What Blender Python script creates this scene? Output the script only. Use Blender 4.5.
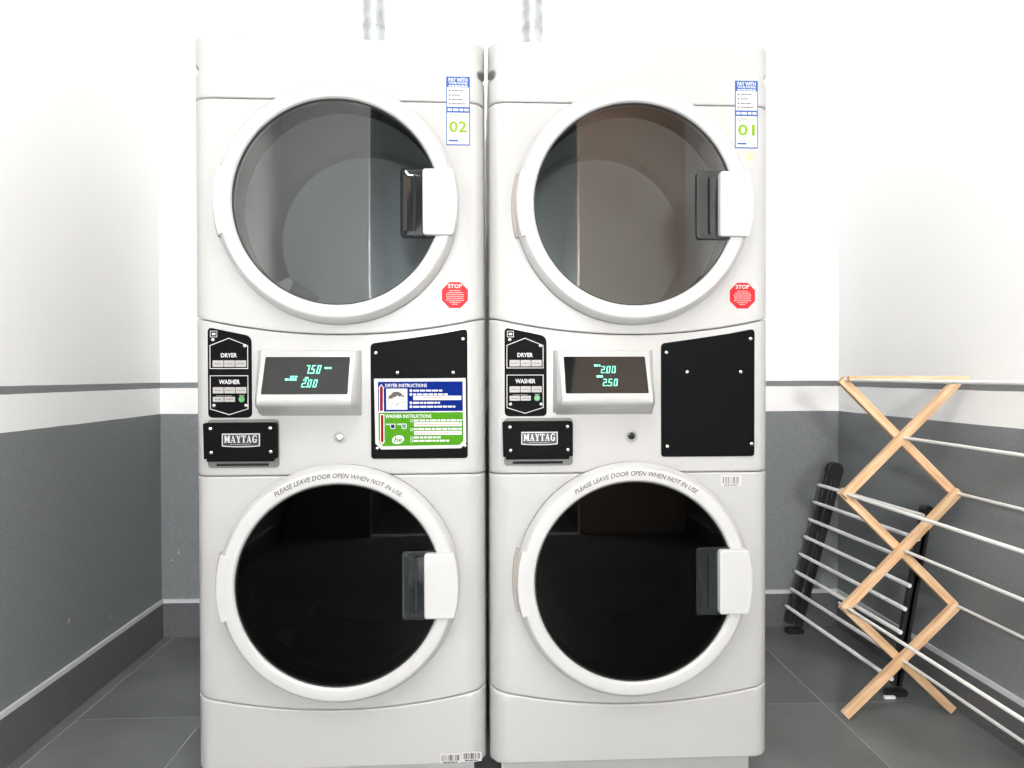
import bpy, bmesh, math, random
from mathutils import Vector, Matrix
for _o in list(bpy.data.objects): bpy.data.objects.remove(_o)
S = bpy.context.scene
C = S.collection
random.seed(7)
PI = math.pi
# ---------------------------------------------------------------- camera
CAM_H = 1.04
yaw, pit, rol = [math.radians(a) for a in (2.447, -0.709, -0.136)]
fwd = Vector((math.sin(yaw)*math.cos(pit), math.cos(yaw)*math.cos(pit), math.sin(pit)))
rgt = Vector((math.cos(yaw), -math.sin(yaw), 0)); upv = rgt.cross(fwd)
r2 = rgt*math.cos(rol) + upv*math.sin(rol); u2 = upv*math.cos(rol) - rgt*math.sin(rol)
cd = bpy.data.cameras.new('camera'); cam = bpy.data.objects.new('camera', cd); C.objects.link(cam)
cd.sensor_width = 36; cd.lens = 36*710/1024; cd.clip_start = .02
m = Matrix.Identity(4)
for i in range(3):
    m[i][0] = r2[i]; m[i][1] = u2[i]; m[i][2] = -fwd[i]
m[2][3] = CAM_H
cam.matrix_world = m
S.camera = cam
# ---------------------------------------------------------------- world, exposure
w = bpy.data.worlds.new('world'); S.world = w; w.use_nodes = True
w.node_tree.nodes['Background'].inputs[0].default_value = (.9, .95, 1, 1)
w.node_tree.nodes['Background'].inputs[1].default_value = .3
S.view_settings.view_transform = 'Standard'; S.view_settings.look = 'None'
S.view_settings.gamma = 1; S.view_settings.use_curve_mapping = False
S.view_settings.exposure = 0.28
LAMP = 19.0; FILL_GLOBE = 225.0

# ---------------------------------------------------------------- materials
MATS = {}
def mat(name, col, rough=.5, metal=0, emit=0, var=0, scale=8, bump=0, bscale=60, coat=0, rand=0, spec=.5):
    if name in MATS: return MATS[name]
    M = bpy.data.materials.new(name); M.use_nodes = True
    nt = M.node_tree; N = nt.nodes; L = nt.links; b = N['Principled BSDF']
    c = (*col, 1)
    b.inputs['Base Color'].default_value = c; b.inputs['Roughness'].default_value = rough
    b.inputs['Metallic'].default_value = metal; b.inputs['Coat Weight'].default_value = coat
    b.inputs['Specular IOR Level'].default_value = spec
    if emit:
        b.inputs['Emission Color'].default_value = c; b.inputs['Emission Strength'].default_value = emit
    if var or bump:
        tc = N.new('ShaderNodeTexCoord')
    if var or rand:
        mx = N.new('ShaderNodeMix'); mx.data_type = 'RGBA'; mx.blend_type = 'MULTIPLY'; mx.inputs[0].default_value = 1
        mx.inputs[6].default_value = c
        rg = N.new('ShaderNodeMapRange'); rg.inputs[3].default_value = 1-var; rg.inputs[4].default_value = 1+var
        if var:
            nz = N.new('ShaderNodeTexNoise'); nz.inputs['Scale'].default_value = scale; nz.inputs['Detail'].default_value = 6
            L.new(tc.outputs['Object'], nz.inputs['Vector']); L.new(nz.outputs[0], rg.inputs[0])
            rg.inputs[1].default_value = .25; rg.inputs[2].default_value = .75
        else: rg.inputs[0].default_value = .5
        val = rg.outputs[0]
        if rand:
            oi = N.new('ShaderNodeObjectInfo'); r3 = N.new('ShaderNodeMapRange')
            r3.inputs[3].default_value = 1-rand; r3.inputs[4].default_value = 1+rand
            L.new(oi.outputs['Random'], r3.inputs[0])
            mu = N.new('ShaderNodeMath'); mu.operation = 'MULTIPLY'
            L.new(val, mu.inputs[0]); L.new(r3.outputs[0], mu.inputs[1]); val = mu.outputs[0]
        L.new(val, mx.inputs[7]); L.new(mx.outputs[2], b.inputs['Base Color'])
    if bump:
        n2 = N.new('ShaderNodeTexNoise'); n2.inputs['Scale'].default_value = bscale; n2.inputs['Detail'].default_value = 3
        L.new(tc.outputs['Object'], n2.inputs['Vector'])
        bp = N.new('ShaderNodeBump'); bp.inputs['Strength'].default_value = bump; bp.inputs['Distance'].default_value = .002
        L.new(n2.outputs[0], bp.inputs['Height']); L.new(bp.outputs[0], b.inputs['Normal'])
    MATS[name] = M
    return M
ZS1, ZS2, ZP, ZB = 1.0141, .9917, .8893, .1509      # painted stripe, painted dado, baseboard heights
def wall_mat():
    M = bpy.data.materials.new('wall_paint'); M.use_nodes = True
    nt = M.node_tree; N = nt.nodes; L = nt.links; b = N['Principled BSDF']
    tc = N.new('ShaderNodeTexCoord'); sp = N.new('ShaderNodeSeparateXYZ'); L.new(tc.outputs['Object'], sp.inputs[0])
    wob = N.new('ShaderNodeTexNoise'); wob.inputs['Scale'].default_value = 5; L.new(tc.outputs['Object'], wob.inputs['Vector'])
    ad = N.new('ShaderNodeMath'); ad.operation = 'MULTIPLY_ADD'; ad.inputs[1].default_value = .004
    L.new(wob.outputs[0], ad.inputs[0]); L.new(sp.outputs['Z'], ad.inputs[2])
    def cmp(op, v):
        k = N.new('ShaderNodeMath'); k.operation = op; k.inputs[1].default_value = v+.002; L.new(ad.outputs[0], k.inputs[0]); return k.outputs[0]
    lo = cmp('LESS_THAN', ZP); a = cmp('GREATER_THAN', ZS2); c = cmp('LESS_THAN', ZS1)
    mu = N.new('ShaderNodeMath'); mu.operation = 'MULTIPLY'; L.new(a, mu.inputs[0]); L.new(c, mu.inputs[1])
    mxm = N.new('ShaderNodeMath'); mxm.operation = 'MAXIMUM'; L.new(lo, mxm.inputs[0]); L.new(mu.outputs[0], mxm.inputs[1])
    nz = N.new('ShaderNodeTexNoise'); nz.inputs['Scale'].default_value = 120; nz.inputs['Detail'].default_value = 4; L.new(tc.outputs['Object'], nz.inputs['Vector'])
    rp = N.new('ShaderNodeMapRange'); rp.inputs[1].default_value = .3; rp.inputs[2].default_value = .7; rp.inputs[3].default_value = .88; rp.inputs[4].default_value = 1.12
    L.new(nz.outputs[0], rp.inputs[0])
    gm = N.new('ShaderNodeMix'); gm.data_type = 'RGBA'; gm.blend_type = 'MULTIPLY'; gm.inputs[0].default_value = 1
    gm.inputs[6].default_value = (.20, .213, .220, 1); L.new(rp.outputs[0], gm.inputs[7])
    mx = N.new('ShaderNodeMix'); mx.data_type = 'RGBA'; L.new(mxm.outputs[0], mx.inputs[0])
    mx.inputs[6].default_value = (.93, .93, .925, 1); L.new(gm.outputs[2], mx.inputs[7])
    L.new(mx.outputs[2], b.inputs['Base Color']); b.inputs['Roughness'].default_value = .55
    n2 = N.new('ShaderNodeTexNoise'); n2.inputs['Scale'].default_value = 90; L.new(tc.outputs['Object'], n2.inputs['Vector'])
    bp = N.new('ShaderNodeBump'); bp.inputs['Strength'].default_value = .12; bp.inputs['Distance'].default_value = .002
    L.new(n2.outputs[0], bp.inputs['Height']); L.new(bp.outputs[0], b.inputs['Normal'])
    return M
def glass_mat(name, tint, refl, rough=.02):
    M = bpy.data.materials.new(name); M.use_nodes = True
    nt = M.node_tree; N = nt.nodes; L = nt.links; N.remove(N['Principled BSDF'])
    t = N.new('ShaderNodeBsdfTransparent'); t.inputs[0].default_value = (*tint, 1)
    g = N.new('ShaderNodeBsdfGlossy'); g.inputs['Roughness'].default_value = rough; g.inputs[0].default_value = (1, 1, 1, 1)
    mx = N.new('ShaderNodeMixShader'); mx.inputs[0].default_value = refl
    L.new(t.outputs[0], mx.inputs[1]); L.new(g.outputs[0], mx.inputs[2]); L.new(mx.outputs[0], N['Material Output'].inputs[0])
    return M
def wood_mat():
    M = bpy.data.materials.new('pale_wood'); M.use_nodes = True
    nt = M.node_tree; N = nt.nodes; L = nt.links; b = N['Principled BSDF']
    tc = N.new('ShaderNodeTexCoord'); mp = N.new('ShaderNodeMapping'); mp.inputs['Scale'].default_value = (5, 60, 60)
    L.new(tc.outputs['Object'], mp.inputs[0])
    nz = N.new('ShaderNodeTexNoise'); nz.inputs['Scale'].default_value = 1.5; nz.inputs['Detail'].default_value = 5; L.new(mp.outputs[0], nz.inputs['Vector'])
    cr = N.new('ShaderNodeValToRGB'); cr.color_ramp.elements[0].position = .3; cr.color_ramp.elements[1].position = .7
    cr.color_ramp.elements[0].color = (.60, .34, .165, 1); cr.color_ramp.elements[1].color = (.84, .60, .38, 1)
    L.new(nz.outputs[0], cr.inputs[0]); L.new(cr.outputs[0], b.inputs['Base Color']); b.inputs['Roughness'].default_value = .5
    return M
M_wall = wall_mat(); M_wood = wood_mat()
M_white = mat('white_enamel', (.395, .395, .39), .28, coat=.3, bump=.015, bscale=400)
M_door = mat('white_plastic', (.465, .465, .46), .3, coat=.2)
M_seam = mat('brownish_seam_steel', (.30, .27, .24), .7)  # brownish grey steel behind the panel seams and on the hinges
M_steel = mat('drum_steel', (.70, .71, .70), .42, metal=.5)
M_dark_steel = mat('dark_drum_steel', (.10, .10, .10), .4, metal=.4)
M_gasket = mat('gasket_and_gap_shade', (.035, .033, .03), .7)
M_black = mat('black_plate', (.0035, .0042, .0044), .5, bump=.1, bscale=500, spec=.04)
M_gloss = mat('glossy_black', (.012, .014, .015), .08)
M_screen = mat('display_glass', (.008, .009, .009), .04, spec=.45)
M_chrome = mat('screw_chrome', (.75, .75, .75), .25, metal=1)
M_galv = mat('galvanised_steel', (.62, .65, .67), .32, metal=.9, var=.25, scale=25)
M_ink = mat('white_print', (.52, .52, .52), .5)
M_grey_ink = mat('grey_print', (.17, .17, .165), .5)
M_dark_ink = mat('dark_print', (.06, .05, .045), .5)
M_key = mat('pale_key', (.34, .33, .32), .5)
M_green_key = mat('green_key', (.07, .27, .09), .4)
M_led = mat('green_digits', (.18, .95, .58), .5, emit=.75)
M_blue = mat('sign_blue', (.002, .014, .145), .7, spec=.05)
M_green = mat('sign_green', (.055, .215, .010), .7, spec=.05)
M_pink = mat('arrow_pink', (.22, .006, .034), .7, spec=.05)
M_red = mat('arrow_red', (.21, .003, .004), .7, spec=.05)
M_stop = mat('stop_red', (.42, .012, .018), .5, spec=.2)
M_sky = mat('sticker_blue', (.022, .085, .29), .6, spec=.2)
M_lime = mat('lime_number', (.17, .30, .010), .6, spec=.2)
M_navy = mat('badge_navy', (.003, .004, .014), .4)
M_paper = mat('sticker_white', (.50, .50, .50), .6, spec=.2)
M_brown = mat('hair_brown', (.05, .032, .022), .5)
M_yellow = mat('dot_yellow', (.52, .48, .24), .5)
M_tile = mat('floor_tile', (.15, .160, .158), .42, var=.34, scale=3.0, bump=.08, bscale=40, rand=.10)
M_grout = mat('grout', (.50, .50, .49), .8)
M_skirt = mat('skirting_tile', (.12, .12, .127), .5, var=.18, scale=90)
M_trim = mat('pale_trim', (.62, .63, .65), .4)
M_ceil = mat('ceiling_paint', (.85, .85, .84), .7)
M_lamp = mat('lamp_diffuser', (1.0, .995, .985), .5, emit=LAMP)
M_dowel = mat('white_dowel', (.80, .79, .76), .4)
M_rackblk = mat('rack_black', (.014, .014, .015), .4)
M_rackwht = mat('rack_white', (.92, .92, .92), .35)
M_tan = mat('tan_paint', (.88, .66, .52), .6)
M_dim = mat('dark_corridor_paint', (.05, .055, .06), .7)
G_dryer = glass_mat('smoked_glass', (.29, .31, .315), .062)
G_washer = glass_mat('dark_glass', (.07, .08, .08), .010)

# ---------------------------------------------------------------- mesh helpers
def obj(name, me, material=None, parent=None, loc=None, rot=None):
    if isinstance(me, bmesh.types.BMesh):
        bmesh.ops.recalc_face_normals(me, faces=me.faces[:])
        k = bpy.data.meshes.new(name); me.to_mesh(k); me.free(); me = k
    if material and not me.materials: me.materials.append(material)
    o = bpy.data.objects.new(name, me); C.objects.link(o)
    if parent: o.parent = parent
    if loc: o.location = loc
    if rot: o.rotation_euler = rot
    if parent and (name.endswith('print') or name in ('display_words', 'bars', 'digits', 'line_drawing', 'hair_drawing', 'white_field')): o['kind'] = 'stuff'
    return o
def smooth(o, ang=35):
    me = o.data
    for p in me.polygons: p.use_smooth = True
    me.set_sharp_from_angle(angle=math.radians(ang))
    return o
def thing(name, label, cat, loc=(0, 0, 0), rotz=0, group=None):
    o = bpy.data.objects.new(name, None); C.objects.link(o); o.location = loc; o.rotation_euler = (0, 0, rotz)
    o.empty_display_size = .1
    o['label'] = label; o['category'] = cat
    if group: o['group'] = group
    return o
def struct(o, label, cat):
    o['kind'] = 'structure'; o['label'] = label; o['category'] = cat; return o
def box(bm, x0, x1, y0, y1, z0, z1, M=None):
    v = [bm.verts.new((x, y, z)) for x in (x0, x1) for y in (y0, y1) for z in (z0, z1)]
    if M is not None:
        for k in v: k.co = M @ k.co
    for f in ((0, 1, 3, 2), (4, 6, 7, 5), (0, 4, 5, 1), (2, 3, 7, 6), (0, 2, 6, 4), (1, 5, 7, 3)): bm.faces.new([v[i] for i in f])
    return v
def boxo(name, x0, x1, y0, y1, z0, z1, material, parent=None, bev=0):
    bm = bmesh.new(); box(bm, x0, x1, y0, y1, z0, z1)
    if bev: bmesh.ops.bevel(bm, geom=bm.edges[:], offset=bev, segments=2, affect='EDGES', profile=.5)
    return obj(name, bm, material, parent)
def rpoly(pts, r, n=5):
    """round the corners of a polygon; r a number or one per corner"""
    out = []; N = len(pts); rs = r if isinstance(r, (list, tuple)) else [r]*N
    for i in range(N):
        p = Vector(pts[i]); a = (Vector(pts[i-1])-p); b = (Vector(pts[(i+1) % N])-p)
        rr = min(rs[i], a.length*.49, b.length*.49)
        if rr < 1e-6: out.append(tuple(p)); continue
        a = p+a.normalized()*rr; b = p+b.normalized()*rr
        for k in range(n+1):
            t = k/n; q = a*(1-t)**2+p*2*t*(1-t)+b*t*t; out.append(tuple(q))
    return out
def rrect(x0, x1, z0, z1, r, n=5): return rpoly([(x0, z0), (x1, z0), (x1, z1), (x0, z1)], r, n)
def ngon(cx, cz, r, n, a0=0): return [(cx+r*math.cos(a0+2*PI*k/n), cz+r*math.sin(a0+2*PI*k/n)) for k in range(n)]
def inset(poly, d):
    N = len(poly); out = []
    for i in range(N):
        p = Vector(poly[i]); e1 = p-Vector(poly[i-1]); e2 = Vector(poly[(i+1) % N])-p
        n1 = Vector((-e1.y, e1.x)); n2 = Vector((-e2.y, e2.x))
        if n1.length < 1e-9: n1 = n2
        if n2.length < 1e-9: n2 = n1
        n1.normalize(); n2.normalize(); q = n1+n2
        if q.length < 1e-6: q = n1
        q.normalize(); k = max(.5, q.dot(n1)); out.append(tuple(p+q*(d/k)))
    return out
def loft(bm, rings, cap0=True, cap1=True):
    vs = [[bm.verts.new(p) for p in r] for r in rings]; n = len(vs[0])
    for a, b in zip(vs, vs[1:]):
        for i in range(n): bm.faces.new((a[i], a[(i+1) % n], b[(i+1) % n], b[i]))
    if cap0: bm.faces.new(vs[0])
    if cap1: bm.faces.new(vs[-1])
    return vs
def prism(bm, poly, yf, yb, bev=0):
    """solid between the front plane yf and the back plane yb, outline (x, z) counter-clockwise"""
    rings = [[(x, yb, z) for x, z in poly]]
    if bev:
        for t in (0, .5, 1):
            q = inset(poly, bev*(1-math.cos(t*PI/2))); rings.append([(x, yf+bev*(1-math.sin(t*PI/2)), z) for x, z in q])
        rings.append([(x, yf, z) for x, z in inset(poly, bev*1.2)])
    else: rings.append([(x, yf, z) for x, z in poly])
    loft(bm, rings)
def plate(name, poly, yf, yb, material, parent, bev=0):
    bm = bmesh.new(); prism(bm, poly, yf, yb, bev); o = obj(name, bm, material, parent)
    return smooth(o, 40) if bev else o
def lathe(bm, prof, cx, cz, seg=72, close=False):
    rings = [[(cx+r*math.cos(2*PI*k/seg), y, cz+r*math.sin(2*PI*k/seg)) for k in range(seg)] for r, y in prof]
    if close: rings.append(rings[0])
    vs = []
    for q, r in enumerate(rings):
        if close and q == len(rings)-1: vs.append(vs[0]); continue
        vs.append([bm.verts.new(p) for p in r])
    for a, b in zip(vs, vs[1:]):
        for i in range(seg): bm.faces.new((a[i], a[(i+1) % seg], b[(i+1) % seg], b[i]))
    return vs
def tube(bm, a, b, r, seg=10, r1=None):
    a = Vector(a); b = Vector(b); d = (b-a).normalized()
    u = d.orthogonal().normalized(); v = d.cross(u); r1 = r if r1 is None else r1
    loft(bm, [[a+(u*math.cos(2*PI*k/seg)+v*math.sin(2*PI*k/seg))*r for k in range(seg)], [b+(u*math.cos(2*PI*k/seg)+v*math.sin(2*PI*k/seg))*r1 for k in range(seg)]])
def strip(bm, pts, w, y, closed=True):
    """flat outline of width w along (x, z) points at depth y"""
    ins = inset(pts, w); n = len(pts)
    A = [bm.verts.new((x, y, z)) for x, z in pts]; B = [bm.verts.new((x, y, z)) for x, z in ins]
    for i in range(n if closed else n-1): bm.faces.new((A[i], A[(i+1) % n], B[(i+1) % n], B[i]))
def flat(bm, poly, y): bm.faces.new([bm.verts.new((x, y, z)) for x, z in poly])
def frect(bm, x0, x1, z0, z1, y): flat(bm, [(x0, z0), (x1, z0), (x1, z1), (x0, z1)], y)
TXT = {}
def text_mesh(body, width, height, bold=.0, shear=0):
    """lettering as a mesh in the XZ plane facing -y, fitted to width x height, centred at the origin"""
    key = (body, round(width, 5), round(height, 5), bold, shear)
    if key in TXT: return TXT[key]
    cu = bpy.data.curves.new('lettering', 'FONT'); cu.body = body; cu.size = 1; cu.offset = bold; cu.shear = shear
    cu.resolution_u = 2; cu.fill_mode = 'FRONT'
    o = bpy.data.objects.new('lettering', cu); C.objects.link(o)
    me = bpy.data.meshes.new_from_object(o.evaluated_get(bpy.context.evaluated_depsgraph_get()))
    bpy.data.objects.remove(o); bpy.data.curves.remove(cu)
    xs = [v.co.x for v in me.vertices]; ys = [v.co.y for v in me.vertices]
    x0, x1, y0, y1 = min(xs), max(xs), min(ys), max(ys)
    for v in me.vertices:
        v.co = ((v.co.x-(x0+x1)/2)*width/(x1-x0), 0, (v.co.y-(y0+y1)/2)*height/(y1-y0))
    me.materials.clear(); me.name = 'lettering'
    TXT[key] = me
    return me
def text(body, x0, x1, z0, z1, y, material, parent, bold=.0, shear=0, name='lettering'):
    me = text_mesh(body, x1-x0, z1-z0, bold, shear)
    if me.materials and me.materials[0] != material: me = me.copy(); me.materials.clear()
    return obj(name, me, material, parent, ((x0+x1)/2, y, (z0+z1)/2))
def dashes(bm, x0, x1, z0, z1, y, seed=0):
    """a line of print too small to read: a row of word-length strokes"""
    rd = random.Random(seed); x = x0; h = z1-z0
    while x < x1-h*.3:
        wd = min(rd.uniform(1.2, 3.4)*h, x1-x); frect(bm, x, x+wd, z0, z1, y); x += wd+h*.45

# ---------------------------------------------------------------- the room
XL, XR, YB, YR, ZC = -1.2765, 1.475, 2.878, -1.45, 3.2
flo = struct(boxo('floor', XL-.1, XR+.1, YR-.1, YB+.1, -.08, -.0012, M_grout), 'dark grey tiled floor with thin pale joints', 'floor')
TX = [-1.2287+.38445*k for k in range(8)]; TY = [2.1927-.77*k for k in range(5)]
xs = [XL+.001]+[x for x in TX if x < XR-.02]+[XR-.001]; ys = sorted([YB-.001]+TY+[YR+.001])
g = .0011
TM = {}
for i in range(len(xs)-1):
    for j in range(len(ys)-1):
        a, b, c, d = xs[i]+g, xs[i+1]-g, ys[j]+g, ys[j+1]-g
        key = (round(b-a, 3), round(d-c, 3))
        if key not in TM:
            bm = bmesh.new(); W2, D2, e = (b-a)/2, (d-c)/2, .0008
            loft(bm, [[(-W2, -D2, -.01), (W2, -D2, -.01), (W2, D2, -.01), (-W2, D2, -.01)], [(-W2, -D2, -e), (W2, -D2, -e), (W2, D2, -e), (-W2, D2, -e)],
                      [(-W2+e, -D2+e, 0), (W2-e, -D2+e, 0), (W2-e, D2-e, 0), (-W2+e, D2-e, 0)]])
            t = obj('tile', bm, M_tile, flo); TM[key] = t.data
        else: t = obj('tile', TM[key], None, flo)
        t.location = ((a+b)/2, (c+d)/2, 0)
struct(boxo('ceiling', XL-.1, XR+.1, YR-.1, YB+.1, ZC, ZC+.1, M_ceil), 'plain white ceiling above the laundry room', 'ceiling')
wl = struct(boxo('wall_left', XL-.1, XL, YR-.1, YB+.1, 0, ZC, M_wall), 'left wall, white above with grey stripe and grey dado', 'wall')
wb = struct(boxo('wall_back', XL, XR, YB, YB+.1, 0, ZC, M_wall), 'back wall behind the stacked machines, white above grey', 'wall')
wr = struct(boxo('wall_right', XR, XR+.1, YR-.1, YB+.1, 0, ZC, M_wall), 'right wall beside the drying racks, white above grey', 'wall')
wn = struct(boxo('wall_rear', XL, -.64, YR-.1, YR, 0, ZC, M_wall), 'wall behind the viewer beside the dark doorway, white above grey', 'wall')
def skirt(name, a, label):
    x0, x1, y0, y1 = a
    o = struct(boxo(name, x0, x1, y0, y1, 0, ZB-.015, M_skirt), label, 'baseboard')
    boxo('trim_strip', x0, x1, y0, y1, ZB-.015, ZB, M_trim, o)
skirt('baseboard_left', (XL, XL+.009, YR, YB), 'dark tile baseboard along the left wall with pale top edge')
skirt('baseboard_back', (XL+.009, XR-.009, YB-.009, YB), 'dark tile baseboard along the back wall with pale top edge')
skirt('baseboard_right', (XR-.009, XR, YR, YB), 'dark tile baseboard along the right wall with pale top edge')
# chips knocked out of the grey paint
def chip(wall, pos, axis, s, rd):
    bm = bmesh.new(); pts = []
    for k in range(7):
        a = 2*PI*k/7; r = s*rd.uniform(.5, 1)
        p = (0, r*math.cos(a)*.7, r*math.sin(a)*1.2) if axis == 'x' else (r*math.cos(a)*.7, 0, r*math.sin(a)*1.2)
        pts.append(bm.verts.new(p))
    bm.faces.new(pts); obj('paint_chip', bm, M_paper, wall, pos)
rd = random.Random(3)
for y_, z_, s in ((2.242, .284, .011), (2.483, .217, .006), (2.629, .222, .004)): chip(wl, (XL+.0006, y_, z_), 'x', s, rd)
for x_, z_, s in ((-1.21, .336, .007), (-1.236, .306, .004), (-1.232, .282, .003)): chip(wb, (x_, YB-.0006, z_), 'y', s, rd)
# behind the viewer: dark doorway, tan wall, added soffit tinting the display reflections
struct(boxo('wall_tan', .66, XR, YR-.1, YR, 0, ZC, M_tan), 'tan painted wall behind the viewer', 'wall')
cor = struct(boxo('wall_corridor', -.74, .76, YR-1.3, YR-1.2, 0, ZC, M_dim), 'dark far wall of the corridor behind the viewer', 'wall')
for nm, q in (('corridor_side', (-.74, -.64, YR-1.2, YR-.1, 0, ZC)), ('corridor_side', (.66, .76, YR-1.2, YR-.1, 0, ZC)), ('corridor_ceiling', (-.74, .76, YR-1.3, YR-.1, ZC, ZC+.1)), ('corridor_floor', (-.74, .76, YR-1.3, YR-.1, -.08, -.001))):
    boxo(nm, *q, M_dim, cor)
sf = struct(boxo('added_soffit', .575, 1.12, YR+.001, .35, 3.05, ZC-.001, M_tan), 'added tan panel under the ceiling, tinting the display reflections', 'soffit')  # added unseen panel, browns the reflection in the right display
boxo('added_dark_edge', .48, .575, YR+.001, .35, 3.03, ZC-.001, M_gloss, sf)  # added dark edge, gives that reflection its black strip
def ceiling_lamp(x, y, lx, ly, label):
    t = thing('ceiling_light', label, 'ceiling light', (x, y, ZC))
    bm = bmesh.new()
    for a, b, c, d in ((-lx, lx, -ly, -ly+.02), (-lx, lx, ly-.02, ly), (-lx, -lx+.02, -ly+.02, ly-.02), (lx-.02, lx, -ly+.02, ly-.02)): box(bm, a, b, c, d, -.03, -.0005)
    obj('frame', bm, M_white, t)
    boxo('diffuser', -lx+.02, lx-.02, -ly+.02, ly-.02, -.024, -.012, M_lamp, t)
ceiling_lamp(0.0, -.05, .26, .60, 'long white ceiling light above the middle of the room')
pl = thing('added_globe_light', 'added round fill light on a black stand, unseen behind the viewer', 'added fill light', (.07, YR-.40, 0))  # unseen fill light, added to even the brightness down the machine fronts
bm = bmesh.new(); bmesh.ops.create_uvsphere(bm, u_segments=32, v_segments=16, radius=.2, matrix=Matrix.Translation((0, 0, 1.30))); smooth(obj('globe', bm, mat('fill_globe_glow', (1, .995, .985), .5, emit=FILL_GLOBE), pl))
bm = bmesh.new(); tube(bm, (0, 0, .02), (0, 0, 1.105), .012, 12); obj('stand', bm, M_gloss, pl)
bm = bmesh.new(); tube(bm, (0, 0, 0), (0, 0, .02), .14, 28, .13); obj('base', bm, M_gloss, pl)

# ---------------------------------------------------------------- stacked washer and dryer
W = .686; CX = W/2; YF = -.045                       # width, centre line, front face of the panels (local, y into the room's depth)
def plan(x):
    u = min(x, W-x); a = .04
    if u >= a: return YF
    u = max(u, 0); return YF*math.sqrt(max(0, 1-((a-u)/a)**2))
def panel_mesh(outline, c, rh, yback=.03, er=.004):
    bm = bmesh.new(); n = len(outline); rings = [[(x, yback, z) for x, z in outline]]
    for t in (0, .35, .7, 1):
        q = inset(outline, er*(1-math.cos(t*PI/2))); rings.append([(x, plan(x)+er*(1-math.sin(t*PI/2)), z) for x, z in q])
    last = inset(outline, er)
    for t in (.008, .018, .03, .045, .063, .085, .11, .14, .2, .35, .6, .85, 1):
        ring = []
        for x, z in last:
            d = Vector((x-c[0], z-c[1])); e = Vector(c)+d.normalized()*rh if rh > .02 else Vector(c)+d*.05
            q = Vector((x, z))*(1-t)+e*t; ring.append((q.x, plan(q.x), q.y))
        rings.append(ring)
    if rh > .02: rings.append([(x, .03, z) for x, y, z in rings[-1]])
    vs = loft(bm, rings, False, rh <= .02)
    bmesh.ops.recalc_face_normals(bm, faces=bm.faces[:])
    me = bpy.data.meshes.new('panel'); bm.to_mesh(me); bm.free()
    return me
def curve(z_mid, z_edge, n=40, rev=False):
    p = [(W*k/n, z_mid+(z_edge-z_mid)*((k/n-.5)*2)**2) for k in range(n+1)]
    return p[::-1] if rev else p
GP = .0009                                            # half width of a seam
Z_TOP, Z_S1, Z_M, Z_BOT = 1.832, 1.688, .8044, .107
SM_M, SM_E, LO_M, LO_E = 1.137, 1.177, .245, .287     # curved seams, centre and edge heights
DZ, WZ, RO, RG = 1.441, .5515, .281, .236             # door centres, outer and glass radius
sh = lambda p, d: [(x, z+d) for x, z in p]
def notch(x, s):                                       # finger notch on the side of the top cap
    return [(x+s*.018*math.cos(a), 1.757+.013*math.sin(a)) for a in [PI/2-PI*k/8 for k in range(9)]]
top_out = curve(Z_S1+GP, Z_S1+GP)[:-1]+[(W, Z_S1+GP), (W, 1.72)]+[(W-.018*math.cos(a), 1.757+.013*math.sin(a)) for a in [-PI/2+PI*k/8 for k in range(9)]]+[(W, 1.80), (W, Z_TOP)]
top_out += [(W*(1-k/50), Z_TOP) for k in range(1, 50)]+[(0, Z_TOP), (0, 1.80)]+notch(0, 1)+[(0, 1.72)]
P_top = panel_mesh(top_out, (CX, 1.76), 0)
side = lambda x, z0, z1, n=24: [(x, z0+(z1-z0)*k/n) for k in range(1, n)]
P_dry = panel_mesh(sh(curve(SM_M, SM_E), GP)+side(W, SM_E+GP, Z_S1-GP)+curve(Z_S1-GP, Z_S1-GP, rev=True)+side(0, Z_S1-GP, SM_E+GP), (CX, DZ), .244)
P_con = panel_mesh(curve(Z_M+GP, Z_M+GP)+side(W, Z_M+GP, SM_E-GP)+sh(curve(SM_M, SM_E, rev=True), -GP)+side(0, SM_E-GP, Z_M+GP), (CX, .965), 0)
P_was = panel_mesh(sh(curve(LO_M, LO_E), GP)+side(W, LO_E+GP, Z_M-GP)+curve(Z_M-GP, Z_M-GP, rev=True)+side(0, Z_M-GP, LO_E+GP), (CX, WZ), .244)
P_bot = panel_mesh(curve(Z_BOT, Z_BOT)+side(W, Z_BOT, LO_E-GP, 10)+sh(curve(LO_M, LO_E, rev=True), -GP)+side(0, LO_E-GP, Z_BOT, 10), (CX, .18), 0)
SH = {}
def shared(key, fn):
    if key not in SH: SH[key] = fn()
    return SH[key]
def bmesh_to(bm, name):
    bmesh.ops.recalc_face_normals(bm, faces=bm.faces[:]); me = bpy.data.meshes.new(name); bm.to_mesh(me); bm.free(); return me
def screw_mesh():
    bm = bmesh.new(); lathe(bm, [(.0046, .001), (.0046, -.0006), (.0038, -.0018), (.0016, -.0026), (.0003, -.0027)], 0, 0, 12)
    return bmesh_to(bm, 'screw')
def body_mesh():
    bm = bmesh.new(); D = .72
    box(bm, .002, .012, .03, D, .112, 1.815); box(bm, W-.012, W-.002, .03, D, .112, 1.815)
    box(bm, .002, W-.002, .03, D, 1.815, 1.822); box(bm, .012, W-.012, D-.006, D, .112, 1.815); box(bm, .012, W-.012, .03, D-.006, .112, .118)
    return bmesh_to(bm, 'body')
def backing_mesh(z0, z1):
    bm = bmesh.new(); box(bm, .008, W-.008, .006, .028, z0, z1); return bmesh_to(bm, 'seam_backing')
def drum_mesh():
    bm = bmesh.new(); lathe(bm, [(.243, .034), (.243, .05), (.272, .06), (.272, .42), (.258, .435), (.001, .437)], CX, 0, 64)
    return bmesh_to(bm, 'drum')
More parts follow.
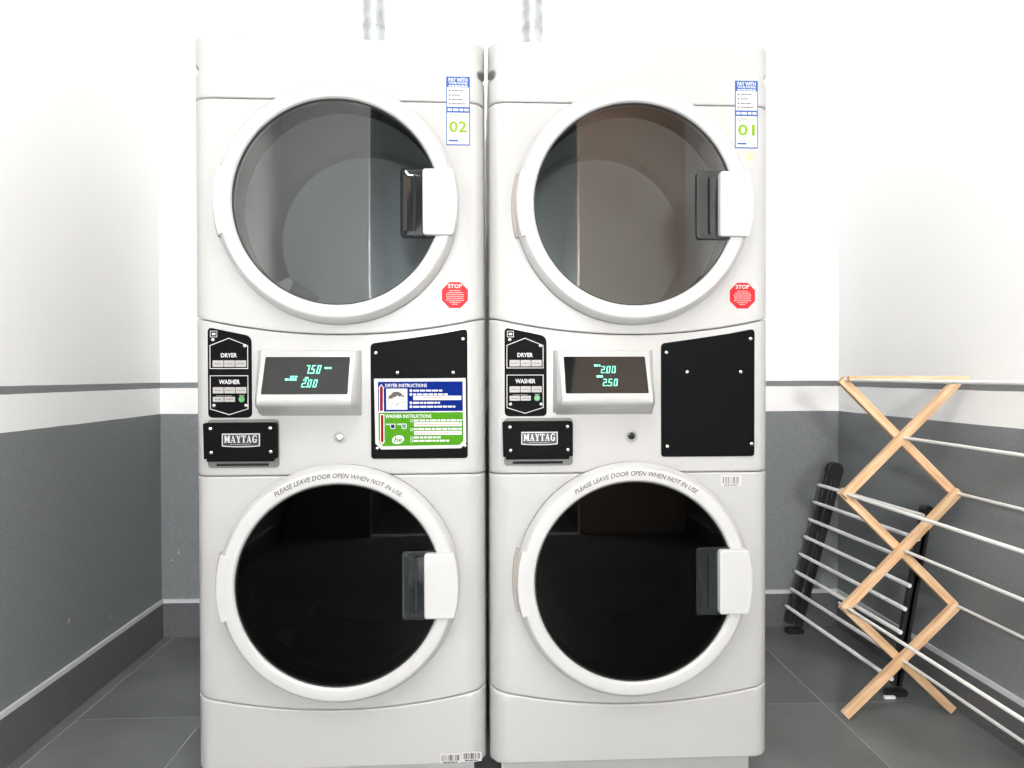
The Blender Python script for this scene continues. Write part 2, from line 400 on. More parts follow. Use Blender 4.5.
def vane_mesh(a):
    bm = bmesh.new(); M = Matrix.Translation((CX, 0, 0)) @ Matrix.Rotation(a, 4, 'Y')
    vs = loft(bm, [[M @ Vector(p) for p in ((-.03, .08, -.271), (.03, .08, -.271), (.008, .09, -.215), (-.008, .09, -.215))], [M @ Vector(p) for p in ((-.03, .41, -.271), (.03, .41, -.271), (.008, .40, -.22), (-.008, .40, -.22))]])
    return bmesh_to(bm, 'vane')
def ring_mesh():
    bm = bmesh.new()
    lathe(bm, [(.250, -.058), (.2795, -.058), (RO, -.0592), (.2805, -.0622), (.2695, -.083), (.267, -.0855), (.2635, -.0862), (.243, -.0862), (.2405, -.0855), (.2375, -.080), (.236, -.070), (.236, -.058)], CX, 0, 96, True)
    return bmesh_to(bm, 'door_ring')
def glass_mesh():
    bm = bmesh.new(); prof = [(.2385, -.066)]
    for k in range(9):
        r = .2365*(1-k/8)+.0005; prof.append((r, -.0755-.0015*(1-(r/.237)**2)))
    vs = lathe(bm, prof, CX, 0, 72)
    bm.faces.new(vs[-1])
    return bmesh_to(bm, 'glass')
def seal_mesh():
    bm = bmesh.new(); lathe(bm, [(.2385, -.0775), (.2375, -.0797), (.2355, -.0797), (.2345, -.0775)], CX, 0, 96, True); return bmesh_to(bm, 'glass_seal')
def gasket_mesh():
    bm = bmesh.new(); lathe(bm, [(.2435, .033), (.2435, -.0575), (.2785, -.0575), (.2798, -.0560), (.2798, -.0452)], CX, 0, 64); return bmesh_to(bm, 'gasket_gap_shade')  # seal tube, plus a dark collar standing in for shade behind the ring
def arc_block(r0, r1, a0, a1, y0, y1, n=14):
    bm = bmesh.new(); P = [(CX+r1*math.cos(a), r1*math.sin(a)) for a in [a0+(a1-a0)*k/n for k in range(n+1)]]
    P += [(CX+r0*math.cos(a), r0*math.sin(a)) for a in [a1+(a0-a1)*k/n for k in range(n+1)]]
    prism(bm, P, y0, y1, .0015); return bmesh_to(bm, 'hinge_cover')
HX, HZ0, HZ1 = .541-CX, -.077, .0755                  # handle: left edge, lower and upper height about the door centre
def handle_mesh():
    bm = bmesh.new(); R = .2785
    a0 = math.asin(HZ0/R); a1 = math.asin(HZ1/R)
    P = [(CX+HX, HZ0)]+[(CX+R*math.cos(a0+(a1-a0)*k/14), R*math.sin(a0+(a1-a0)*k/14)) for k in range(15)]+[(CX+HX, HZ1)]
    P = rpoly(P, [.008]+[.0053]+[0]*13+[.0053]+[.008], 4)
    prism(bm, P, -.0975, -.054, .004); return bmesh_to(bm, 'handle')
def recess_mesh():
    bm = bmesh.new(); o = rrect(CX+.146, CX+.236, -.082, .079, .010)
    i = rrect(CX+.153, CX+.230, -.075, .072, .010); k = rrect(CX+.160, CX+.224, -.068, .066, .009)
    o = [(x, z) for x, z in o]
    loft(bm, [[(x, -.074, z) for x, z in o], [(x, -.0825, z) for x, z in o], [(x, -.0835, z) for x, z in inset(o, .001)], [(x, -.0835, z) for x, z in i], [(x, -.0805, z) for x, z in k]], False, True)
    return bmesh_to(bm, 'handle_recess')
def Lx(px): return .0312+(px-206)*.002335             # console positions read off the photograph
def Lz(py): return 1.0983-(py-351)*.002352
def seg_digit(bm, ch, x, z, w_, h_, y, sl=.16):
    on = {'0': 'abcdef', '1': 'bc', '2': 'abged', '5': 'afgcd', '7': 'abc', '3': 'abgcd'}[ch]; t = h_*.105
    S_ = {'a': (0, w_, h_-t, h_), 'g': (0, w_, h_/2-t/2, h_/2+t/2), 'd': (0, w_, 0, t), 'b': (w_-t, w_, h_/2, h_), 'c': (w_-t, w_, 0, h_/2), 'f': (0, t, h_/2, h_), 'e': (0, t, 0, h_/2)}
    for s in on:
        a, b, c, d = S_[s]; flat(bm, [(x+a+c*sl, z+c), (x+b+c*sl, z+c), (x+b+d*sl, z+d), (x+a+d*sl, z+d)], y)
def serif_word(bm, x0, x1, z0, z1, y):
    """MAYTAG in heavy slab-serif capitals"""
    G = {'M': [[(.1, 0), (.3, 0), (.3, 1), (.1, 1)], [(.1, 1), (.36, 1), (.6, .25), (.46, .1)], [(.46, .1), (.6, .25), (.8, 1), (.64, 1)], [(.68, 0), (.94, 0), (.94, 1), (.68, 1)], [(0, 0), (.4, 0), (.4, .09), (0, .09)], [(.58, 0), (1.02, 0), (1.02, .09), (.58, .09)], [(0, .91), (.3, .91), (.3, 1), (0, 1)], [(.7, .91), (1.02, .91), (1.02, 1), (.7, 1)]],
         'A': [[(.1, 0), (.2, 0), (.52, 1), (.42, 1)], [(.42, 1), (.58, 1), (.92, 0), (.66, 0)], [(.26, .28), (.7, .28), (.68, .38), (.28, .38)], [(0, 0), (.36, 0), (.36, .09), (0, .09)], [(.56, 0), (1.0, 0), (1.0, .09), (.56, .09)]],
         'Y': [[(.38, 0), (.64, 0), (.64, .5), (.38, .5)], [(.06, 1), (.34, 1), (.64, .45), (.4, .42)], [(.74, 1), (.86, 1), (.64, .45), (.52, .45)], [(.24, 0), (.78, 0), (.78, .09), (.24, .09)], [(-.02, .91), (.44, .91), (.44, 1), (-.02, 1)], [(.62, .91), (1, .91), (1, 1), (.62, 1)]],
         'T': [[(.36, 0), (.64, 0), (.64, 1), (.36, 1)], [(.02, .88), (.98, .88), (.98, 1), (.02, 1)], [(.02, .66), (.1, .66), (.14, .9), (.02, .9)], [(.9, .66), (.98, .66), (.98, .9), (.86, .9)], [(.22, 0), (.78, 0), (.78, .09), (.22, .09)]],
         'G': [[(.1, .2), (.34, .12), (.34, .88), (.1, .8)], [(.1, .8), (.34, .86), (.86, .9), (.7, 1.02), (.4, 1.02)], [(.1, .2), (.4, -.02), (.72, -.02), (.9, .1), (.34, .14)], [(.68, .05), (.9, .08), (.9, .45), (.68, .45)], [(.5, .38), (1, .38), (1, .47), (.5, .47)], [(.8, .66), (.9, .66), (.9, 1), (.82, 1)]]}
    wd = [1.15, .95, .95, .9, .95, 1.0]; tot = sum(wd); k = (x1-x0)/tot; x = x0
    for q, (ch, w_) in enumerate(zip('MAYTAG', wd)):
        for s in G[ch]: flat(bm, [(x+px*w_*k*.94, z0+pz*(z1-z0)) for px, pz in s], y-.00002*q)
        x += w_*k

def make_machine(loc, rotz, label, num, price, sign):
    T = thing('stacked_washer_dryer', label, 'washer dryer', loc, rotz, 'stacked washer dryers against the back wall')
    obj('body', shared('body', body_mesh), M_white, T)
    for q, (a, b) in enumerate(((Z_S1-.002, Z_S1+.03), (SM_M-.02, SM_E+.004), (Z_M-.002, Z_M+.03), (LO_M-.02, LO_E+.006))):
        obj('seam_backing', shared('backing%d' % q, lambda: backing_mesh(a, b)), M_seam, T)
    for nm, me in (('top_panel', P_top), ('dryer_panel', P_dry), ('console_panel', P_con), ('washer_panel', P_was), ('bottom_panel', P_bot)):
        smooth(obj(nm, me, M_white, T), 30)
    boxo('base', .03, W-.03, .02, .70, .0, .106, M_white, T)
    scr = shared('screw', screw_mesh)
    def screw(x, z, y, par): smooth(obj('screw', scr, M_chrome, par, (x, y, z)), 50)
    # doors and drums
    for nm, dz, gm, sm, dk in (('dryer_door', DZ, G_dryer, M_steel, 'd'), ('washer_door', WZ, G_washer, M_dark_steel, 'w')):
        def S_(key, fn): 
            me = shared(key+dk, fn); return me
        dr = smooth(obj('drum', S_('drum', drum_mesh), sm, T, (0, 0, dz)), 40)
        va = .75 if num == '02' else -.05
        obj('vane', S_('vane'+num, lambda: vane_mesh(va)), sm, dr)
        D = smooth(obj(nm, shared('ring', ring_mesh), M_door, T, (0, 0, dz)), 50)
        smooth(obj('glass', S_('glass', glass_mesh), gm, D), 60)
        smooth(obj('glass_seal', shared('seal', seal_mesh), M_gasket, D), 40)
        smooth(obj('gasket_gap_shade', shared('gasket_gap_shade', gasket_mesh), M_gasket, D))
        smooth(obj('handle_recess', shared('recess', recess_mesh), M_gloss, D), 40)
        bm = bmesh.new(); prism(bm, rrect(CX+.176, CX+.182, -.066, .064, .002), -.086, -.080, .001); smooth(obj('finger_bar', bm, M_gloss, D), 40)
        smooth(obj('handle', shared('handle', handle_mesh), M_door, D), 40)
        smooth(obj('hinge_cover', shared('hcover', lambda: arc_block(.255, .2775, PI-.285, PI+.285, -.0868, -.051)), M_door, D), 40)
        smooth(obj('hinge', shared('hinge', lambda: arc_block(.279, .289, PI-.27, PI+.27, -.056, -.044)), M_seam, D), 40)
        if dk == 'w':
            me = text_mesh('PLEASE LEAVE DOOR OPEN WHEN NOT IN USE', .315, .0115, .012, .25).copy()
            for v in me.vertices:
                a = PI/2-v.co.x/.262-.01; r = .2575+v.co.z; v.co = (CX+r*math.cos(a), -.0868, r*math.sin(a))
            obj('lettering', me, M_dark_ink, D)
    # key panel
    P = rpoly([(.0375, .942), (.138, .942), (.138, 1.133), (.0375, 1.154)], [.012, .012, .016, .012])
    K = plate('control_plate', P, YF-.0025, YF-.0002, M_black, T, .0006); y = YF-.0028
    bm = bmesh.new()
    strip(bm, [(Lx(210.7), Lz(368.8)), (Lx(248.4), Lz(368.8)), (Lx(248.4), Lz(345.4)), (Lx(229.5), Lz(338)), (Lx(210.7), Lz(345.4))], .0016, y)
    strip(bm, [(Lx(210.7), Lz(408.9)), (Lx(229.5), Lz(414.7)), (Lx(248.4), Lz(408.9)), (Lx(248.4), Lz(375.3)), (Lx(210.7), Lz(375.3))], .0016, y)
    strip(bm, rrect(Lx(211.3), Lx(218.2), Lz(337.3), Lz(331), .0005, 1), .0012, y); frect(bm, Lx(213), Lx(216.6), Lz(335.3), Lz(333), y)
    obj('outline_print', bm, M_ink, K)
    text('DRYER', Lx(221.8), Lx(237.6), Lz(357.4), Lz(353.2), y, M_ink, K, .03)
    text('WASHER', Lx(219.6), Lx(240.2), Lz(384), Lz(379.5), y, M_ink, K, .03)
    kx = [213.3, 224.6, 235.7, 246.9]
    def key(i, p0, p1): 
        o = plate('key', rrect(Lx(kx[i])+.0009, Lx(kx[i+1])-.0009, Lz(p1), Lz(p0), .0006, 1), YF-.0042, YF-.0025, M_key, K, .0004)
        b_ = bmesh.new(); zc = (Lz(p0)+Lz(p1))/2; dashes(b_, Lx(kx[i])+.005, Lx(kx[i+1])-.005, zc-.0012, zc+.0012, YF-.0044, i); obj('key_print', b_, M_grey_ink, K)
    for i in range(3): key(i, 360.4, 366.9)
    for i in range(3): key(i, 387, 393.2)
    for i in range(2): key(i, 396.6, 401.6)
    bm = bmesh.new(); dashes(bm, Lx(217), Lx(232), Lz(396), Lz(395.2), y, 4); dashes(bm, Lx(239.5), Lx(244.5), Lz(395.8), Lz(394.8), y, 5); obj('small_print', bm, M_grey_ink, K)
    bm = bmesh.new(); prism(bm, ngon(Lx(241.8), Lz(399), .0072, 20), YF-.0045, YF-.0025, .0008); smooth(obj('start_button', bm, M_green_key, K), 40)
    for px, py in ((214, 340), (245.3, 346), (214.6, 405.4), (246, 405.4)): screw(Lx(px), Lz(py), YF-.0025, K)
    # coin-drop cover with badge
    rc = plate('coin_recess', rrect(.036, .2005, .824, .938, .010), YF-.002, YF-.0002, mat('recess_grey', (.13, .13, .125), .45), T, .0008)
    bm = bmesh.new(); prism(bm, rrect(.056, .176, .8285, .8345, .001), YF-.0026, YF-.002); obj('slot', bm, M_gloss, rc)
    bm = bmesh.new(); strip(bm, rrect(.024, .209, .816, .944, .012), .004, YF-.0006); obj('rim', bm, M_white, rc)
    B = plate('brand_plate', rpoly([(.0335, .8475), (.040, .8475), (.040, .841), (.190, .841), (.190, .8475), (.1985, .8475), (.1985, .931), (.0315, .931)], [0, 0, 0, 0, 0, .002, .008, .006], 4), YF-.021, YF-.002, M_black, T, .0012)
    y = YF-.0212
    bx0, bx1, bz0, bz1 = Lx(223.3)+.004, Lx(260.2)+.004, Lz(446)+.002, Lz(433.5)+.002
    arcp = [(bx0+(bx1-bx0)*k/10, bz0-.0022*(1-((k/10-.5)*2)**2)) for k in range(11)]+[(bx1, bz1), (bx0, bz1)]
    bd = plate('badge', arcp, y-.0016, y, M_chrome, B, .0004)
    bd.data.materials[0] = M_ink
    bi = inset(arcp, .0022); bm = bmesh.new(); flat(bm, bi, y-.0018); obj('badge_field', bm, M_navy, B)
    bm = bmesh.new(); serif_word(bm, bx0+.005, bx1-.005, bz0+.0085, bz1-.0045, y-.0020); obj('lettering', bm, M_ink, B)
    bm = bmesh.new(); dashes(bm, bx0+.018, bx1-.020, bz0+.0032, bz0+.0055, y-.0020, 11); obj('small_print', bm, M_grey_ink, B)
    for px, py in ((212, 428.8), (270.3, 428.4), (212.6, 452.2), (270.7, 451.7)): screw(Lx(px)+.004, Lz(py)+.002, YF-.021, B)
    # display hood
    def hood():
        bm = bmesh.new(); rings = []
        for x, s in ((.153, .0), (.160, .75), (.168, 1), (.378, 1), (.386, .75), (.393, .0)):
            yy = lambda v: YF+.004+(v-YF-.004)*(.25+.75*s)
            rings.append([(x, yy(a), b) for a, b in ((YF+.004, 1.101-.0*s), (-.056, 1.099), (-.063, 1.090), (-.1095, .992), (-.113, .984), (-.112, .976), (-.106, .970), (YF+.004, .944))])
        loft(bm, rings); return bmesh_to(bm, 'display_hood')
    H = smooth(obj('display_hood', shared('hood', hood), M_white, T), 42)
    th = math.atan2(.0465, .098); ca, sa = math.cos(th), math.sin(th)
    cxs, cys, czs = .273, -.0845, 1.0395
    sc = plate('screen', rrect(-.097, .097, -.0475, .0475, .004), -.0035, .004, M_screen, T, .0008)
    sc.location = (cxs, cys, czs); sc.rotation_euler = (-th, 0, 0)
    def su(u): return -.097+.194*u
    def sv(v): return .0475-.095*v
    bm = bmesh.new(); y = -.0039
    for (s, u0, v0, v1) in price:
        xx = su(u0); hh = sv(v0)-sv(v1)
        for ch in s:
            if ch == '.': frect(bm, xx-.0022, xx+.0002, sv(v1), sv(v1)+.0024, y); continue
            seg_digit(bm, ch, xx, sv(v1), .0082, hh, y); xx += .0128
    obj('digits', bm, M_led, sc)
    bm = bmesh.new()
    if num == '02':
        dashes(bm, su(.71), su(.79), sv(.33), sv(.285), y, 3); dashes(bm, su(.26), su(.40), sv(.64), sv(.59), y, 8); dashes(bm, su(.32), su(.40), sv(.56), sv(.52), y, 9); frect(bm, su(.49), su(.53), sv(.60), sv(.55), y)
    else:
        dashes(bm, su(.365), su(.44), sv(.28), sv(.225), y, 3); dashes(bm, su(.385), su(.46), sv(.58), sv(.525), y, 6)
    obj('display_words', bm, M_led, sc)
    me = text_mesh('SELECT WASH CYCLE, THEN PRESS START', .162, .0045).copy()
    if not me.materials: me.materials.append(mat('faint_print', (.38, .37, .35), .5))
    else: me.materials[0] = mat('faint_print', (.38, .37, .35), .5)
    lt = obj('lettering', me, None, H, (cxs, -.1136, .9835), (0, 0, 0))
    # key lock
    def lock_mesh():
        bm = bmesh.new(); lathe(bm, [(.016, 0), (.016, -.002), (.0125, -.004), (.0115, -.001)], 0, 0, 28); return bmesh_to(bm, 'lock')
    Lk = smooth(obj('lock', shared('lock', lock_mesh), M_white, T, (.3415, YF, .894)), 40)
    def cyl_mesh():
        bm = bmesh.new(); v = lathe(bm, [(.0085, 0), (.0085, -.006), (.007, -.0075), (.0045, -.0078), (.004, -.0055)], 0, 0, 20); bm.faces.new(v[-1]); return bmesh_to(bm, 'lock_cylinder')
    smooth(obj('lock_cylinder', shared('cyl'+num, cyl_mesh), M_chrome if num == '02' else M_gloss, Lk), 40)
    # service plate
    top = [(.643-.229*k/12, 1.1515-.0359*(k/12)**.85) for k in range(13)]
    P = rpoly([(.4145, .8425), (.643, .8425)]+top[:1]+top[3:10]+top[-1:], [.008, .008, .012]+[0]*7+[.010], 4)
    V = plate('service_plate', P, YF-.003, YF-.0002, M_black, T, .0008)
    bm = bmesh.new(); prism(bm, rrect(Lx(397.5), Lx(442), Lz(377.5), Lz(343), .002), YF-.0038, YF-.003, .0004); smooth(obj('access_cover', bm, M_black, V), 40)
    for px, py in ((375.4, 353), (463.5, 339), (397, 373), (453.3, 373), (376.5, 449), (465, 447)): screw(Lx(px), Lz(py), YF-.003, V)
    if sign:
        sx = lambda q: Lx(370+q/9.04); sz = lambda q: Lz(375+q/9.04)
        I = plate('instruction_sign', [(sx(95), sz(680)), (sx(822), sz(674)), (sx(872), sz(622)), (sx(868), sz(32)), (sx(32), sz(36)), (sx(42), sz(625))], YF-.0052, YF-.0042, M_paper, T)
        I['label'] = 'blue and green dryer and washer instruction sign'
        y = YF-.0054; y2 = y-.0002; y3 = y2-.0002
        bm = bmesh.new(); flat(bm, [(sx(68), sz(335)), (sx(842), sz(332)), (sx(840), sz(62)), (sx(67), sz(64))], y); obj('blue_field', bm, M_blue, I)
        bm = bmesh.new(); flat(bm, [(sx(72), sz(610)), (sx(108), sz(650)), (sx(810), sz(643)), (sx(846), sz(606)), (sx(842), sz(343)), (sx(70), sz(346))], y); obj('green_field', bm, M_green, I)
        text('DRYER INSTRUCTIONS', sx(133), sx(513), sz(114), sz(82), y2, M_ink, I, .02)
        text('WASHER INSTRUCTIONS', sx(133), sx(553), sz(394), sz(362), y2, M_ink, I, .02)
        bm = bmesh.new(); flat(bm, [(sx(76), sz(335)), (sx(120), sz(335)), (sx(120), sz(125)), (sx(128), sz(125)), (sx(98), sz(84)), (sx(70), sz(125)), (sx(76), sz(125))], y2)
        flat(bm, [(sx(84), sz(358)), (sx(124), sz(358)), (sx(124), sz(600)), (sx(132), sz(600)), (sx(104), sz(638)), (sx(76), sz(600)), (sx(84), sz(600))][::-1], y2)
        frect(bm, sx(143), sx(334), sz(318), sz(127), y2)
        for a, b, c, d in ((388, 828, 193, 232), (395, 830, 434, 472), (395, 830, 513, 550)): frect(bm, sx(a), sx(b), sz(d), sz(c), y2)
        for q in (145, 180, 256, 292): flat(bm, ngon(sx(367), sz(q), .0034, 14), y2)
        for q in (420, 500, 575, 605): strip(bm, ngon(sx(372), sz(q), .0034, 14), .001, y2)
        for i_, (a, b, c) in enumerate(((388, 667, 145), (388, 703, 180), (388, 632, 256), (388, 772, 292), (390, 833, 417), (390, 833, 495), (390, 637, 572), (390, 715, 603))): dashes(bm, sx(a), sx(b), sz(c+9), sz(c-8), y2, 20+i_)
        # cups and oval
        for c0 in (175, 278):
            strip(bm, [(sx(c0+6), sz(492)), (sx(c0+46), sz(492)), (sx(c0+50), sz(446)), (sx(c0), sz(446))], .0014, y2); frect(bm, sx(c0-38), sx(c0), sz(455), sz(446), y2)
        flat(bm, [(sx(248)+.0145*math.cos(t), sz(591)+.0102*math.sin(t)+.002*math.cos(t)) for t in [2*PI*k/24 for k in range(24)]], y2)
        obj('white_print', bm, M_ink, I)
        bm = bmesh.new(); flat(bm, [(sx(84), sz(328)), (sx(112), sz(328)), (sx(112), sz(118)), (sx(98), sz(96)), (sx(84), sz(118))], y3); obj('up_arrow', bm, M_pink, I)
        bm = bmesh.new(); flat(bm, [(sx(92), sz(366)), (sx(92), sz(602)), (sx(104), sz(624)), (sx(116), sz(602)), (sx(116), sz(366))], y3); obj('down_arrow', bm, M_red, I)
        text('he', sx(212), sx(285), sz(614), sz(566), y3, M_green, I, .02, .2)
        for c0, mm in ((181, M_blue), (284, mat('cup_teal', (.03, .16, .2), .4))):
            bm = bmesh.new(); frect(bm, sx(c0+4), sx(c0+36), sz(486), sz(458), y3); obj('cup_fill', bm, mm, I)
        # drawing: dark tousled hair over a lined sheet
        bm = bmesh.new()
        flat(bm, [(sx(a), sz(b)) for a, b in ((158, 228), (168, 190), (186, 178), (205, 158), (240, 152), (275, 164), (292, 190), (300, 205), (280, 196), (262, 200), (240, 190), (222, 208), (205, 205), (196, 222), (180, 214))][::-1], y3)
        flat(bm, [(sx(a), sz(b)) for a, b in ((285, 190), (300, 186), (308, 202), (296, 206))][::-1], y3)
        obj('hair_drawing', bm, M_brown, I)
        bm = bmesh.new()
        def line(pts, t=.0009):
            for (a, b), (c, d) in zip(pts, pts[1:]):
                p = Vector((sx(a), sz(b))); q = Vector((sx(c), sz(d))); nrm = Vector((-(q-p).y, (q-p).x)).normalized()*t/2
                flat(bm, [tuple(p-nrm), tuple(q-nrm), tuple(q+nrm), tuple(p+nrm)], y3)
        line([(160, 228), (160, 255), (172, 285), (195, 308)]); line([(205, 238), (222, 228), (236, 236)]); line([(268, 236), (282, 226), (298, 232)]); line([(180, 262), (210, 262), (240, 274), (262, 255), (300, 250), (328, 236)]); line([(240, 274), (240, 250), (256, 262)]); line([(225, 275), (240, 292), (256, 272)]); line([(318, 245), (312, 280), (290, 305)])
        obj('line_drawing', bm, M_dark_ink, I)
        bm = bmesh.new()
        for i_, (a, b, c) in enumerate(((478, 745, 212), (415, 812, 454), (408, 822, 533))): dashes(bm, sx(a), sx(b), sz(c+5), sz(c-5), y3, 40+i_)
        obj('note_print', bm, mat('note_print', (.36, .20, .19), .5), I)
    # payment sticker across the top seam
    x0, x1, z0, z1 = .5945, .6505, 1.586, 1.748
    U = lambda u: x0+(x1-x0)*u; V_ = lambda v: z1-(z1-z0)*v; ys = YF-.0008
    A = plate('payment_sticker', [(x0, z0), (x1, z0), (x1, z1), (x0, z1)], ys, YF-.0001, M_sky, T)
    A['label'] = 'blue and white sticker with lime number %s' % num
    bm = bmesh.new(); y = ys-.0002
    frect(bm, U(.035), U(.965), V_(.44), V_(.155), y); frect(bm, U(.035), U(.965), V_(.985), V_(.525), y); obj('white_field', bm, M_paper, A)
    text('PAY WITH', U(.1), U(.9), V_(.075), V_(.018), y, M_ink, A, .03); text('YOUR PHONE', U(.1), U(.9), V_(.112), V_(.080), y, M_ink, A, .03)
    bm = bmesh.new(); dashes(bm, U(.1), U(.9), V_(.145), V_(.127), y, 50); dashes(bm, U(.06), U(.94), V_(.500), V_(.465), y, 51); obj('white_print', bm, M_ink, A)
    y -= .0002; bm = bmesh.new()
    for q, (v, e) in enumerate(((.205, .72), (.27, .58), (.335, .72), (.395, .82))):
        flat(bm, ngon(U(.15), V_(v), .0022, 10), y); dashes(bm, U(.24), U(e), V_(v+.008), V_(v-.008), y, 60+q)
    dashes(bm, U(.12), U(.5), V_(.885), V_(.878), y, 65); obj('list_print', bm, M_dark_ink, A)
    bm = bmesh.new(); frect(bm, U(.1), U(.5), V_(.945), V_(.92), y); obj('blue_bar', bm, M_sky, A)
    bm = bmesh.new(); strip(bm, ngon(U(.22), V_(.57), .0046, 16), .0016, y); obj('round_logo', bm, mat('logo_green', (.06, .2, .1), .5), A)
    text('Pay', U(.36), U(.56), V_(.59), V_(.552), y, M_dark_ink, A, .01); text('Range', U(.57), U(.88), V_(.59), V_(.552), y, M_lime, A)
    text(num, U(.12), U(.87), V_(.815), V_(.645), y, M_lime, A, .025)
    # red octagonal sticker
    ox, oz = .6135, 1.231
    O = plate('stop_sticker', rrect(ox-.037, ox+.037, oz-.038, oz+.038, .003, 2), YF-.0004, YF-.0001, M_white, T)
    O['label'] = 'red octagonal stop sticker'
    bm = bmesh.new(); flat(bm, ngon(ox, oz, .0338, 8, PI/8), YF-.0006); obj('octagon', bm, M_stop, O)
    text('STOP', ox-.0165, ox+.0165, oz+.0165, oz+.0262, YF-.0008, M_ink, O, .02)
    bm = bmesh.new()
    for q, hw in enumerate((.013, .018, .0215, .0205, .020, .0215, .013, .007)): dashes(bm, ox-hw, ox+hw, oz+.0095-q*.0046, oz+.0118-q*.0046, YF-.0008, 70+q)
    obj('small_print', bm, mat('pale_red_print', (.48, .25, .25), .5), O)
    # bar codes, dot
    def barcode(x, z, w_, h_, seed, tilt=0):
        q = plate('barcode_label', [(x-.004, z-.006), (x+w_+.004, z-.006), (x+w_+.004, z+h_+.003), (x-.004, z+h_+.003)], YF-.0006, YF-.0001, M_paper, T)
        b_ = bmesh.new(); r_ = random.Random(seed); k = x
        while k < x+w_-.001:
            t = r_.choice((.0008, .0012, .002, .003)); t = min(t, x+w_-k); frect(b_, k, k+t, z, z+h_, YF-.0008); k += t+r_.choice((.0008, .0014, .0026))
        dashes(b_, x+.004, x+w_-.004, z-.005, z-.002, YF-.0008, seed); obj('bars', b_, M_dark_ink if num == '02' else M_grey_ink, q)
    if num == '02':
        barcode(.578, .116, .042, .014, 5); barcode(.630, .119, .040, .014, 6)
    else:
        barcode(.5655, .776, .042, .017, 9)
        bm = bmesh.new(); flat(bm, ngon(.632, 1.566, .009, 24), YF-.0003); obj('dot_sticker', bm, M_yellow, T)
    return T
make_machine((-.677, 1.7338, 0), math.radians(.75), 'white stacked washer and dryer numbered 02 with a blue and green instruction sign', '02',
             (('7.50', .48, .23, .46), ('2.00', .455, .62, .82)), True)
make_machine((.0168, 1.7352, 0), math.radians(.4), 'white stacked washer and dryer numbered 01 with a bare black service plate', '01',
             (('2.00', .44, .27, .46), ('2.50', .45, .62, .81)), False)

# ---------------------------------------------------------------- vent ducts behind the machines
def duct(x, y, r, ym, label):
    t = thing('vent_duct', label, 'duct', (x, y, 1.3), group='vent ducts behind the machines')
    bm = bmesh.new(); tube(bm, (0, 0, .12), (0, 0, ZC-1.3-.0005), r, 28); smooth(obj('pipe', bm, M_galv, t), 40)
    bm = bmesh.new(); n = 8; prev = []
    for k in range(n+1):
        a = PI/2*k/n; c = Vector((0, -.10+.10*math.cos(a), .12-.10*math.sin(a))); d = Vector((0, -math.sin(a), -math.cos(a))); u = Vector((1, 0, 0)); v = d.cross(u)
        prev.append([c+(u*math.cos(2*PI*i/24)+v*math.sin(2*PI*i/24))*r*1.02 for i in range(24)])
    prev.append([p+Vector((0, ym-y+.10, 0)) for p in prev[-1]])
    loft(bm, prev); smooth(obj('elbow', bm, M_galv, t), 50)
    for z in (.75, 1.05):
        bm = bmesh.new(); tube(bm, (0, 0, z), (0, 0, z+.02), r*1.05, 28); smooth(obj('band', bm, M_galv, t), 40)
duct(-.404, 2.72, .040, 2.470, 'galvanised vent duct above the machine that carries the instruction sign')
duct(.198, 2.72, .040, 2.460, 'galvanised vent duct above the machine with the bare service plate')

# ---------------------------------------------------------------- wooden accordion drying rack
def wood_bar(name, a, b, wd, th, par, mt=M_wood, ext=.012):
    a = Vector(a); b = Vector(b); d = b-a; L_ = d.length/2+ext
    o = boxo(name, -L_, L_, -th/2, th/2, -wd/2, wd/2, mt, par, .0012)
    o.location = (a+b)/2; o.rotation_euler = (0, -math.atan2(d.z, d.x), 0)
    return o
def rod(name, a, b, r, mt, par, seg=10):
    bm = bmesh.new(); tube(bm, a, b, r, seg); return smooth(obj(name, bm, mt, par), 50)
YK, RL = 2.105, .78
R1 = thing('wooden_drying_rack', 'pale wooden accordion drying rack with white dowels near the right wall', 'drying rack', (1.268, YK-RL/2, 0))
x0, x1 = 1.094-1.268, 1.436-1.268; lv = [.013, .339, .680, 1.018]
for yy, s in ((RL/2, -1), (-RL/2, 1)):
    for k in range(3):
        wood_bar('cross_bar', (x0, yy+s*.019, lv[k]), (x1, yy+s*.019, lv[k+1]), 0.0255, .018, R1, ext=.003 if k == 0 else .010)
        wood_bar('cross_bar', (x1, yy, lv[k]), (x0, yy, lv[k+1]), 0.0255, .018, R1, ext=.003 if k == 0 else .010)
    wood_bar('top_rail', (x0-.004, yy+s*.037, 1.028), (x1+.02, yy+s*.037, 1.028), .014, .014, R1, ext=0)
mid = lambda k: (lv[k]+lv[k+1])/2
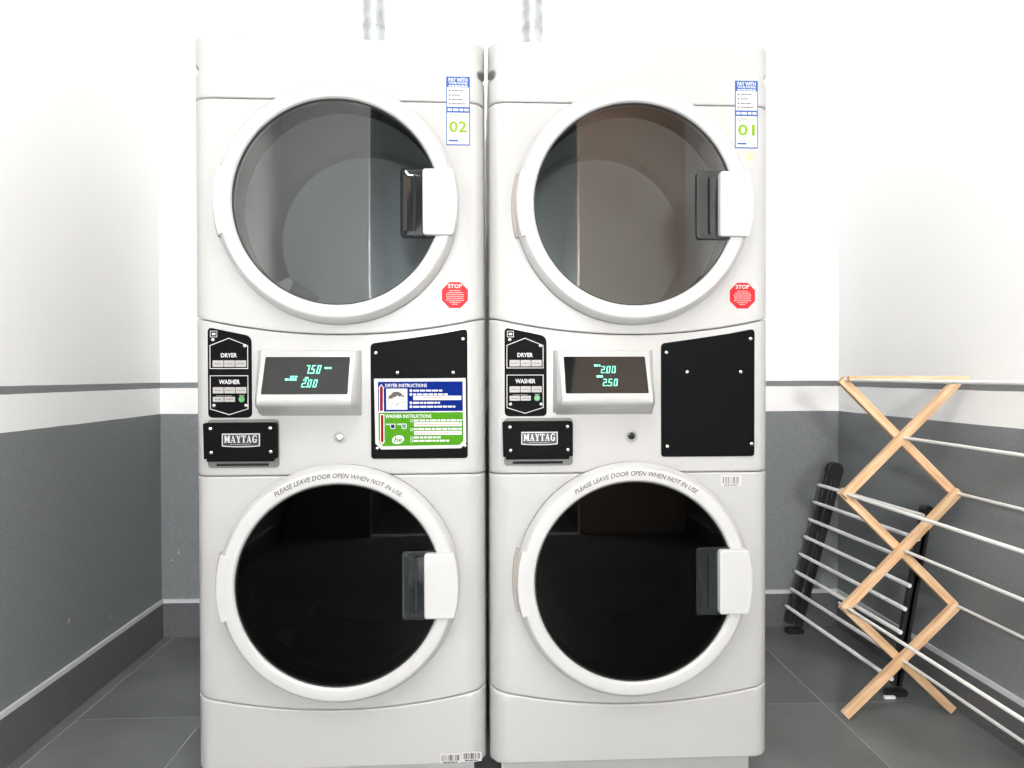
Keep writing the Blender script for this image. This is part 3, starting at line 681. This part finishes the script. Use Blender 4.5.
for x, z in ((x0+.004, lv[3]+.004), (0, mid(2)), (x0, lv[2]), (x1, lv[2]), (0, mid(1)), (x0, lv[1]), (x1, lv[1]), (0, mid(0))):
    rod('dowel', (x, -RL/2-.02, z), (x, RL/2+.02, z), .0048, M_dowel, R1)

# ---------------------------------------------------------------- folded black rack leaning on the right wall
R2 = thing('folded_drying_rack', 'folded black drying rack with white rods leaning in the right corner', 'drying rack', (1.33, 2.5, 0))
O2 = Vector((1.33, 2.5, 0))
def leaning_frame(foot, topp, wd):
    f = Vector(foot)-O2; t = Vector(topp)-O2; d = (t-f).normalized(); n = Vector((d.z, 0, -d.x)).normalized()
    for s in (-1, 1):
        o = wood_bar('side_bar', tuple(f+n*s*wd/2), tuple(t+n*s*wd/2), .022, .02, R2, M_rackblk, 0)
    def capo(c, nm, mt):
        bm = bmesh.new(); P = [(c.x+(wd/2+.013)*math.cos(a), c.z+(wd/2+.013)*math.sin(a)) for a in [2*PI*k/20 for k in range(20)]]
        prism(bm, P, c.y-.014, c.y+.014, .004); return smooth(obj(nm, bm, mt, R2), 50)
    capo(t, 'end_cap', M_rackblk); 
    bm = bmesh.new(); box(bm, f.x-.035, f.x+.035, f.y-.016, f.y+.016, 0, .022); bmesh.ops.bevel(bm, geom=bm.edges[:], offset=.005, segments=2, affect='EDGES'); obj('foot', bm, M_rackblk, R2)
    return d, n
dB, nB = leaning_frame((1.252, 2.79, .035), (1.415, 2.79, .655), .040)
dF, nF = leaning_frame((1.335, 2.23, .035), (1.435, 2.23, .600), .010)
rods = [((821.5, 484.6), (926, 515)), ((816.7, 502.4), (925.5, 539)), ((812, 520), (920, 562)), ((808, 537.6), (914.4, 586)), ((804, 555), (910, 610)), ((799, 572.6), (904.6, 633)), ((794, 590), (900, 657)), ((789, 608), (893, 680))]
for k in range(8):
    t = k/7
    a = Vector((1.367-.132*t, 2.815, .592-.492*t)); b = Vector((1.408-.100*t, 2.205, .588-.523*t))
    rod('hanging_rod', tuple(a-O2), tuple(b-O2), 0.0072, M_rackwht, R2)
    rod('rod_tip', tuple(a-O2), tuple(a-O2+(a-b).normalized()*.014), .0045, M_rackwht, R2, 8)
boxo('foot_cap', -.045, -.01, -.298, -.285, .001, .010, M_rackwht, R2, .002)
